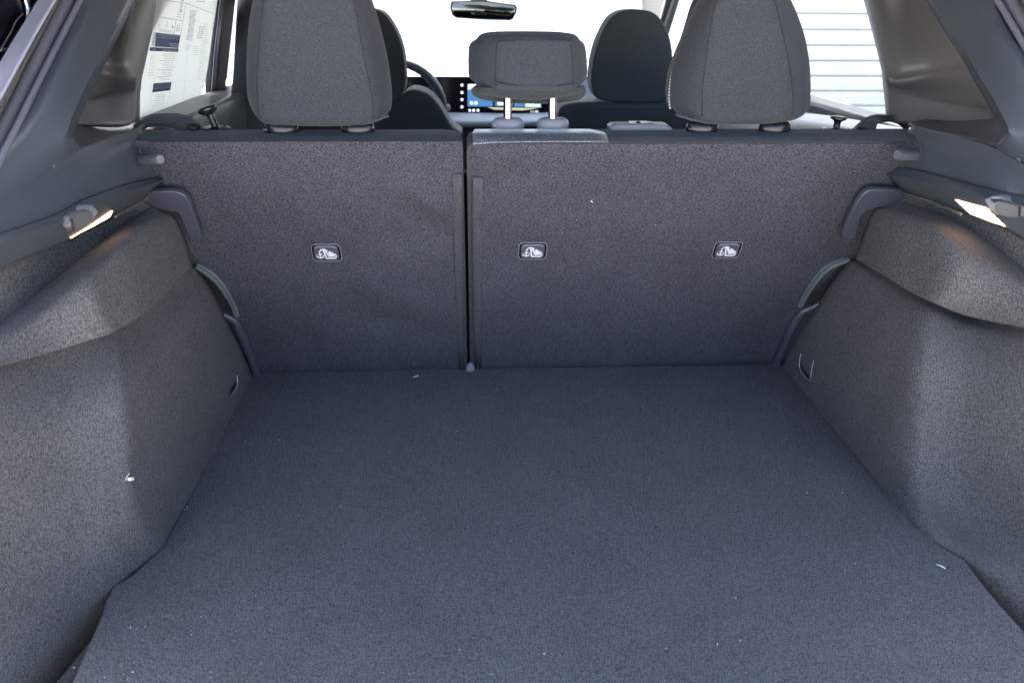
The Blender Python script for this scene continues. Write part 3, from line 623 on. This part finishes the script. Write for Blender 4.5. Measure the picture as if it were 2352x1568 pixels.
def wrR(u, v): return ridge(u, v, (.02, .70), (.09, .90), .02, .0025)+ridge(u, v, (.05, .85), (.14, .97), .02, -.002)+.0028*nz.noise(Vector((u*5, v*3.5, 5)))+.0010*nz.noise(Vector((u*14, v*8, 4)))+ridge(u, v, (.0, .95), (.06, .97), .02, .001)
gapL = AS(1068.5, 600).x; gapR = AS(1076, 600).x
s1 = thing('rear_seatback', 'narrow left section of the folding rear seatback, one top-tether cap on its grey felt back', 'seatback', (-.33, 0, 0), 'folding rear seatback sections')
s2 = thing('rear_seatback', 'wide right section of the folding rear seatback with two tether caps and velour strip', 'seatback', (.22, 0, 0), 'folding rear seatback sections')
seatback(-.60, gapL, s1, (AS(300, 323), AS(1061, 324), AS(560, 858), AS(1070, 848)), wrL)
seatback(gapR, .61, s2, (AS(1081, 331), AS(2120, 328), AS(1083, 848), AS(1830, 832)), wrR)
# top seam, zip tapes
def onS(pts, off=.006): return [AS(a, b, off) for a, b in pts]
stitches('top_seam', onS([(340, 326), (700, 325), (1052, 324)], .0055), .0008, 'thread', s1)
stitches('top_seam', onS([(1400, 329), (1700, 329), (2080, 329)], .0055), .0008, 'thread', s2)
def ziptape(root, Lp, Rp):
    G = [[AS(*a, .0054), AS((a[0]+b[0])/2, (a[1]+b[1])/2, .0064), AS(*b, .0054)] for a, b in zip(Lp, Rp)]
    o = patch('zip_tape', G, 'zip', root, n=3, solid=.001)
    tube('zip_edge', [r[0] for r in G], .0005, 'thread', o, n=6); tube('zip_edge', [r[2] for r in G], .0005, 'thread', o, n=6)
    tube('zip_coil', [r[1] for r in G], .0012, 'zip', o, n=8)
ziptape(s1, [(1038, 400), (1041, 520), (1047, 680), (1054, 846)], [(1062, 400), (1062, 520), (1062, 680), (1065, 846)])
ziptape(s2, [(1086, 405), (1085, 520), (1087, 680), (1092, 845)], [(1111, 408), (1110, 520), (1107, 680), (1106, 845)])
# velour strip on the wide section
def TP(a, b, z=.474): return AZ(a, b, z)
G = [[AS(a, b, .007) for a, b in ((1086, 331), (1150, 327), (1260, 325), (1398, 325))],
     [Vector((AS(a, b, .004).x, -.2140, .4700)) for a, b in ((1086, 318), (1150, 318), (1260, 316), (1398, 316))],
     [Vector((AS(a, b, .004).x, -.1980, .4740)) for a, b in ((1086, 306), (1150, 306), (1260, 306), (1396, 306))],
     [Vector((AS(a, b, .004).x, -.1650, .4738)) for a, b in ((1092, 297), (1150, 297), (1260, 297), (1372, 297))]]
patch('velour_strip', G, 'velour', s2, n=5, solid=.001)
# tether caps with their emblem
def cap(cx, cy, root):
    c = AS(cx, cy, .0065); U = Vector((1, 0, 0))
    def rr(w_, h, r, off, n=5):
        out = []
        for sx, sy, q0 in ((1, 1, 0), (-1, 1, 90), (-1, -1, 180), (1, -1, 270)):
            for k in range(n+1): q = math.radians(q0+90*k/n); out.append(c+U*(sx*(w_-r)+math.cos(q)*r)+SL*(sy*(h-r)+math.sin(q)*r)+SN*off)
        return out
    rim = prism('tether_cap', rr(.0225, .0178, .0075, -.004), SN*.0045, 'black', root, .0012)
    A = rr(.0226, .0179, .0076, .0002); tube('bezel', A, .0007, 'greyplas', rim, n=6, smooth=0, closed=True)
    # slightly dished lid
    lid = prism('lid', rr(.0192, .0150, .0060, -.001), SN*.0033, 'cap', rim, .0022, 4)
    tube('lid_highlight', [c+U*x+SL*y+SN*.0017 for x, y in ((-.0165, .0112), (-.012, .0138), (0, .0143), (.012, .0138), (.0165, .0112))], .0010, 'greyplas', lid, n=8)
    # emblem
    V = []; Fc = []; k_ = 1/ (8.0*2150)   # drawn in units of the enlarged emblem
    def q(x, y): return c+U*((x-1040)*5.65e-5)+SL*(-(y-812)*6.3e-5)+SN*.0026
    def poly(P): k = len(V); V.extend(q(*p) for p in P); Fc.append(tuple(range(k, k+len(P))))
    def disc(x, y, r, rx=None): poly([(x+(rx or r)*math.cos(t*math.pi/5), y+r*math.sin(t*math.pi/5)) for t in range(10)])
    def stroke(P, w_):
        for (x0, y0), (x1, y1) in zip(P, P[1:]):
            l = math.hypot(x1-x0, y1-y0); nx, ny = -(y1-y0)/l*w_/2, (x1-x0)/l*w_/2
            poly([(x0+nx, y0+ny), (x1+nx, y1+ny), (x1-nx, y1-ny), (x0-nx, y0-ny)])
    stroke([(860, 745), (860, 950)], 32); stroke([(808, 838), (922, 838)], 30)                       # anchor shank and stock
    stroke([(755, 872), (785, 925), (830, 955), (860, 962), (892, 955), (935, 925), (968, 872)], 30)  # flukes
    for x, y in ((868, 750), (880, 715), (905, 685), (935, 668), (975, 662), (1015, 668), (1045, 690), (1068, 715)): disc(x, y, 20)
    poly([(948, 690), (985, 670), (1040, 955), (1262, 958), (1300, 880), (1330, 885), (1282, 992), (1008, 992)])   # seat shell
    poly([(985, 680), (1030, 690), (1105, 800), (1090, 925)]); poly([(1005, 690), (1050, 740), (1170, 870), (1290, 890), (1270, 915), (1090, 925)])
    disc(1140, 765, 38); poly([(1110, 790), (1170, 770), (1230, 768), (1236, 795), (1200, 812), (1290, 818), (1312, 845), (1295, 865), (1190, 872), (1120, 850)])
    mk('emblem', V, Fc, 'white', lid)
cap(750, 580, s1); cap(1223.5, 576, s2); cap(1670, 574, s2)
# guides and headrests
def guide(px, py, Y, root, m_='knob', w_=.0195, btn=False, z=None):
    c = AZ(px, py, Y)
    o = lathe('headrest_guide', c, (0, 0, 1), [(.0135, -.012), (.0152, 0), (.0156, .005), (.0148, .0105), (.0115, .014), (.006, .0152)], m_, root, 30, sx=w_/.0125)
    if btn:
        tube('release_button', [c+Vector((x, -.006, .004)) for x in (-w_-.003, -w_+.002)], .0045, m_, o, n=10, smooth=0)
    return c
def headrest(root, rows, y0, lean, m_, yw=.058, yd=.115, seam=True, closes=1):
    """rows: (py, xl, sl, sr, xr) in picture units, from the bottom up"""
    V = []; Fc = []; seams = [[], []]; n = None; zs = []
    zref = AY(1000, rows[0][0], y0).z
    secs = []
    for k, (py, xl, sl, sr, xr) in enumerate(rows):
        z = AY((xl+xr)/2, py, y0).z; yb = y0+lean*(z-zref)
        xL, xR = AY(xl, py, yb+yw).x, AY(xr, py, yb+yw).x; sL, sR = AY(sl, py, yb).x, AY(sr, py, yb).x; m_x = (sL+sR)/2; w_ = xR-xL
        P = [Vector((sL, yb+.001, z)), Vector(((sL*2+m_x)/3, yb-.004, z)), Vector((m_x, yb-.006, z)), Vector(((sR*2+m_x)/3, yb-.004, z)), Vector((sR, yb+.001, z)),
             Vector(((sR+xR)/2+.002, yb+yw*.36, z)), Vector((xR, yb+yw, z)), Vector((xR-.010, yb+yd*.85, z)), Vector((m_x+w_*.28, yb+yd, z)), Vector((m_x-w_*.28, yb+yd, z)), Vector((xL+.010, yb+yd*.85, z)),
             Vector((xL, yb+yw, z)), Vector(((sL+xL)/2-.002, yb+yw*.36, z))]
        secs.append(P); seams[0].append(P[0]+Vector((0, -.0005, 0))); seams[1].append(P[4]+Vector((0, -.0005, 0)))
    def shrink(P, f, dz): c = sum(P, Vector())/len(P); return [c+(p-c)*f+Vector((0, 0, dz)) for p in P]
    b, t_ = secs[0], secs[-1]
    secs = [shrink(b, .60, -.012), shrink(b, .90, -.009)]+secs+[shrink(t_, .95, .010*closes), shrink(t_, .84, .018*closes), shrink(t_, .5, .022*closes)]
    rings = [crv(P, 4, True) for P in secs]
    cols = [crv([r[j] for r in rings], 4) for j in range(len(rings[0]))]
    h = len(cols[0]); wd = len(cols)
    V = [cols[j][i] for i in range(h) for j in range(wd)]
    Fc = [(i*wd+j, i*wd+(j+1) % wd, (i+1)*wd+(j+1) % wd, (i+1)*wd+j) for i in range(h-1) for j in range(wd)]
    Fc += [tuple(range(wd-1, -1, -1)), tuple(range((h-1)*wd, h*wd))]
    o = mk('headrest', V, Fc, m_, root, ang=80)
    if seam:
        for s_ in seams: stitches('seam', crv(s_, 6), .0007, 'thread', o, gap=.004, duty=.7)
    # hem along the bottom
    return o, secs
rowsL = [(272, 592, 601, 853, 893), (262, 583, 596, 857, 899), (230, 572, 591, 856, 901), (180, 569, 590, 846, 896), (130, 569, 593, 836, 888), (80, 572, 597, 827, 877), (30, 578, 602, 818, 864), (-20, 590, 610, 806, 846), (-70, 612, 628, 786, 820), (-105, 640, 655, 765, 790)]
rowsR = [(266, 1548, 1614, 1818, 1850), (255, 1536, 1613, 1822, 1857), (225, 1532, 1613, 1822, 1859), (180, 1537, 1616, 1818, 1859), (130, 1552, 1622, 1810, 1855), (80, 1572, 1630, 1800, 1845), (30, 1592, 1638, 1788, 1828), (-20, 1618, 1655, 1775, 1805), (-70, 1640, 1668, 1758, 1780), (-105, 1662, 1685, 1740, 1758)]
hrL, _ = headrest(s1, rowsL, -.212, -.12, 'fabric')
hrR, _ = headrest(s2, rowsR, -.212, -.12, 'fabric')
for hr, P in ((hrL, [(594, 270), (640, 282), (700, 287), (790, 287), (850, 280), (892, 266)]), (hrR, [(1552, 264), (1600, 277), (1640, 283), (1720, 284), (1800, 278), (1846, 262)])):
    tube('hem', [AY(a, b, -.200) for a, b in P], .0016, 'fabricdark', hr, n=7)
stitches('white_stitching', crv([AY(a, b, -.165) for a, b in ((1556, 120), (1545, 160), (1538, 200), (1537, 235), (1541, 257))], 6), .0012, 'whitethread', hrR, gap=.0045, duty=.7)
def post(root, hr, px, py0, py1, Y, r=.0052):
    b = AZ(px, py1, Y); tube('headrest_post', [b, AY(px, py0, b.y)], r, 'chrome', hr, n=16, smooth=0)
for px in (647, 822):
    guide(px, 303, .4715, s1, btn=(px == 647)); post(s1, hrL, px, 276, 303, .4715)
for px in (1612, 1778):
    guide(px, 301, .4715, s2, btn=(px == 1612)); post(s2, hrR, px, 274, 301, .4715)
# centre headrest
rowsC = [(199, 1090, 1140, 1317, 1336), (190, 1079, 1138, 1317, 1345), (170, 1075, 1138, 1317, 1349), (140, 1076, 1139, 1315, 1347), (118, 1077, 1140, 1313, 1344), (106, 1083, 1141, 1312, 1340), (98, 1094, 1143, 1311, 1331)]
hc, _ = headrest(s2, rowsC, -.200, .12, 'fabric', yw=.055, yd=.115, closes=.45)
# lower lip and overhanging front roll
G = [[AY(1100, 200, -0.190), AY(1160, 202, -0.195), AY(1225, 206, -0.197), AY(1300, 202, -0.195), AY(1340, 196, -0.185)],
     [AY(1098, 206, -0.180), AY(1150, 214, -0.185), AY(1225, 222, -0.187), AY(1300, 212, -0.185), AY(1343, 199, -0.177)],
     [AY(1098, 212, -0.155), AY(1160, 221, -0.160), AY(1225, 225, -0.160), AY(1300, 218, -0.158), AY(1342, 208, -0.155)]]
patch('lip', G, 'fabric', hc, n=6, solid=.003)
rl = [AY(a, b, -0.130) for a, b in ((1088, 200), (1102, 214), (1160, 220), (1225, 222), (1290, 221), (1328, 217), (1340, 203))]
tube('front_roll', rl, .0105, 'fabricdark', hc, n=14, rf=lambda t: .55+.45*math.sin(math.pi*min(1, max(0, t))))
stitches('seam', crv([AY(a, b, -0.205) for a, b in ((1140, 188), (1165, 194), (1225, 199), (1280, 197), (1317, 191))], 6), .0011, 'thread', hc, gap=.004)
stitches('seam', crv([AY(a, b, -0.197) for a, b in ((1143, 97), (1165, 94), (1225, 92), (1290, 92), (1311, 95))], 6), .0009, 'thread', hc, gap=.004)
for px in (1166, 1269): post(s2, hc, px, 212, 294, .474, .0062)
for px in (1166, 1269): guide(px, 293, .474, s2, 'greyplas', .0195, btn=(px == 1166))
# seat belt exit cover with its slot
c = AY(1474, 299, -.155)
bc = prism('belt_guide_cover', [AY(a, b, -.16) for a, b in ((1403, 304), (1402, 294), (1408, 289), (1425, 287), (1530, 288), (1541, 291), (1547, 301), (1545, 309), (1410, 309))], (0, .035, .0), 'greyplas', s2, .004)
prism('belt_slot', [AY(a, b, -.145) for a, b in ((1434, 288), (1450, 283), (1498, 283), (1508, 286), (1508, 289), (1434, 289))], (0, .02, 0), 'black', bc, .001)
prism('belt_tongue', [AY(a, b, -.14) for a, b in ((1459, 283), (1462, 280), (1471, 280), (1474, 283))], (0, .006, 0), 'knob', bc, .001)
# seat release knobs on the shoulders
def knob(px, py, Y, top, root, lean=(0, 0, 1), r=.0145):
    c = AY(px, py, Y); tp = AY(*top, Y+.0); ax = tp-c; l = ax.length
    lathe('release_knob', c, ax, [(.0085, -.004), (.0055, .003), (.0048, l*.45), (.0058, l*.62), (r*.8, l*.72), (r, l*.82), (r, l*.9), (r*.8, l*.98), (r*.4, l*1.0)], 'knob', root, 26)
    lathe('knob_base', c, (0, 0, 1), [(.017, -.006), (.0168, .001), (.010, .0035)], 'knob', root, 26, sx=1.3)
knob(497, 295, -.13, (473, 244), s1); knob(1920, 297, -.13, (1927, 267), s2, r=.0125)
# leather belt-keeper straps with a press stud
def strap(root, G, hole, m_='fabricdark'):
    o = patch('belt_keeper_strap', G, m_, root, n=6, solid=.004)
    stitches('strap_stitching', crv([r[0].lerp(r[-1], .14)+Vector((0, -.002, .0025)) for r in G], 6), .0007, 'bracket', o, gap=.003)
    stitches('strap_stitching', crv([r[0].lerp(r[-1], .86)+Vector((0, -.002, .0025)) for r in G], 6), .0007, 'bracket', o, gap=.003)
    if hole: lathe('press_stud', AY(hole[0], hole[1], hole[2]), (0, -.6, .8), [(.0055, -.002), (.0055, .001), (.003, .0018)], 'black', o, 20, sx=1.7)
strap(s1, [[AY(300, 292, -.10), AY(310, 310, -.14)], [AY(345, 266, -.09), AY(335, 288, -.135)], [AY(390, 261, -.09), AY(375, 286, -.14)], [AY(425, 264, -.10), AY(405, 292, -.150)], [AY(452, 278, -.11), AY(422, 300, -.160)], [AY(474, 294, -.125), AY(434, 310, -.175)]], (444, 291, -.160))
strap(s2, [[AY(1954, 300, -.16), AY(2006, 312, -.17)], [AY(1966, 288, -.14), AY(2012, 296, -.15)], [AY(1985, 272, -.12), AY(2018, 280, -.125)], [AY(2010, 265, -.10), AY(2030, 277, -.105)], [AY(2050, 266, -.09), AY(2060, 279, -.095)], [AY(2095, 282, -.09), AY(2085, 300, -.10)]], (1979, 299, -.160))
# padded side bolsters peeping past the carpet
def bolster(root, P, Q):
    tube('bolster_piping', [AS(a, b, .010) for a, b in P], .0066, 'piping', root, n=12, rf=lambda t: .55+.45*math.sin(math.pi*min(.85, t+.1)))
    tube('piping_seam', [AS(a, b, .0165) for a, b in P], .0006, 'thread', root, n=6)
    mk('bolster_side', [AS(a, b, .0062) for a, b in Q], [tuple(range(len(Q)))], 'blackmat', root)
bolster(s1, [(450, 610), (464, 617), (484, 630), (506, 652), (524, 680), (538, 708), (543, 724)], [(440, 605), (470, 622), (496, 644), (516, 674), (536, 712), (540, 730), (500, 740), (460, 660)])
bolster(s2, [(1950, 596), (1934, 600), (1905, 612), (1877, 638), (1854, 672), (1838, 702)], [(1960, 600), (1925, 610), (1895, 632), (1870, 662), (1846, 706), (1850, 716), (1890, 700), (1940, 620)])

# ================================================================== FRONT SEATS
def front(label, hp, bp, Y, loc):
    r = thing('front_seat', label, 'car seat', loc, 'front seats')
    h = prism('headrest', crv([AY(a, b, Y) for a, b in hp], 3, True), (0, .08, 0), 'fabricdark', r, .032, 8)
    b = prism('backrest', crv([AY(a, b_, Y+.0) for a, b_ in bp], 2, True), (0, .12, 0), 'fabricdark', r, .02, 5)
    return r, h, b
fr, h, b = front('dark front passenger seat with its rounded headrest right of the small centre headrest',
 [(1386, 231), (1366, 221), (1359, 195), (1359, 165), (1366, 125), (1378, 88), (1399, 48), (1420, 30), (1444, 23), (1483, 24), (1506, 33), (1522, 50), (1537, 80), (1545, 120), (1550, 170), (1552, 205), (1545, 228), (1525, 235), (1450, 236)],
 [(1275, 330), (1276, 282), (1284, 258), (1296, 243), (1330, 236), (1400, 236), (1480, 236), (1560, 237), (1640, 244), (1690, 262), (1712, 300), (1715, 330)], .78, (.33, .8, -.2))
box('headrest_post', tuple(AY(1412, 245, .80)), tuple(AY(1424, 226, .81)), 'chrome', r if 0 else fr, .002)
box('headrest_post', tuple(AY(1500, 245, .80)), tuple(AY(1512, 226, .81)), 'chrome', fr, .002)
fl, h, b = front('dark driver seat half hidden behind the left rear headrest, in front of the steering wheel',
 [(912, 230), (925, 218), (931, 195), (931, 160), (926, 120), (915, 84), (900, 55), (882, 32), (860, 22), (820, 18), (780, 30), (760, 80), (745, 160), (748, 210), (770, 232), (840, 236)],
 [(1040, 330), (1034, 290), (1026, 272), (1010, 245), (990, 222), (970, 211), (946, 207), (928, 217), (905, 236), (820, 240), (700, 238), (600, 244), (578, 262), (568, 300), (565, 330)], .78, (-.33, .8, -.2))
box('headrest_post', tuple(AY(912, 245, .80)), tuple(AY(924, 226, .81)), 'chrome', fl, .002)

# ================================================================== FLOOR BOARD
FP = [(598, 853), (1780, 835), (1796, 836), (1869, 926), (1947, 1023), (2015, 1106), (2103, 1209), (2161, 1254), (2205, 1276), (2222, 1292), (2249, 1330), (2298, 1389), (2351, 1447), (2450, 1560)]
FQ = [(60, 1720), (165, 1568), (230, 1420), (244, 1375), (262, 1343), (300, 1322), (372, 1257), (440, 1130), (520, 963), (582, 858)]
top = [AZ(a, b, 0) for a, b in FP]; right_end = Vector((.53, -.93, 0)); left_end = Vector((-.53, -.93, 0))
top = top[:-1]+[right_end, left_end]+[AZ(a, b, 0) for a, b in FQ[1:]]
fb = prism('cargo_floor_board', top, (0, 0, -.016), 'floor', None, .0025, 3)
tag(fb, 'large flat dark carpeted floor board covering the cargo area', 'floor board')

# ================================================================== LITTER
def crumb(name, pts, r, m_, label, cat): return tag(tube(name, pts, r, m_, None, n=6), label, cat)
crumb('straw_bit', [AZ(949, 866, .002), AZ(955, 864, .004), AZ(961, 862, .002)], .0011, 'straw', 'tiny pale straw bit on the floor board near the seat foot', 'straw')
crumb('thread_bit', [AZ(2152, 1296, .001), AZ(2162, 1299, .004), AZ(2171, 1305, .001)], .0007, 'lint', 'short curled pale thread on the floor board at lower right', 'thread')
crumb('paint_flake', [AX(297, 1100, -.5065), AX(304, 1099, -.5065)], .0022, 'lint', 'white flake stuck to the left carpet lining', 'flake')
crumb('loose_hair', [AX(288, 1102, -.5065), AX(292, 1094, -.5065), AX(297, 1087, -.5065)], .0006, 'lint', 'short white hair beside the flake on the left carpet lining', 'hair')
crumb('thread_bit', [AS(1357, 461, .0075), AS(1361, 465, .0085)], .0010, 'straw', 'tiny cream fluff on the seatback above the centre tether cap', 'fluff')
V = []; Fc = []
def speck(p, r):
    k = len(V)
    for q in ((1, 0, 0), (-1, 0, 0), (0, 1, 0), (0, -1, 0), (0, 0, 1), (0, 0, -1)): V.append(p+Vector(q)*r*random.uniform(.6, 1.3))
    for a in (0, 1):
        for b in (2, 3):
            for c in (4, 5): Fc.append((k+a, k+b, k+c))
for a, b in ((425, 1170), (368, 1100), (430, 1163), (493, 1028), (640, 1010), (458, 1085), (1886, 967), (1854, 1131), (2010, 1067), (1935, 1131), (2176, 1243), (1648, 1478), (170, 1532), (305, 1542), (1700, 1470), (1690, 1372), (1250, 1500), (300, 1440)): speck(AZ(a, b, .001), .0009)
for i in range(150):
    a, b = random.uniform(380, 2100), random.uniform(880, 1560)
    if random.random() < .6: a = 560-(b-860)*.55+random.gauss(0, 60)+50
    p = AZ(a, b, .0006)
    if abs(p.x) < .495: speck(p, random.uniform(.0003, .0007))
for i in range(40):
    a, b = random.uniform(480, 1900), random.uniform(345, 800); speck(AS(a, b, .007), random.uniform(.0002, .0005))
o = mk('lint_specks', V, Fc, 'lint'); o['kind'] = 'stuff'; o['label'] = 'tiny white lint specks scattered on the carpet'; o['category'] = 'lint'
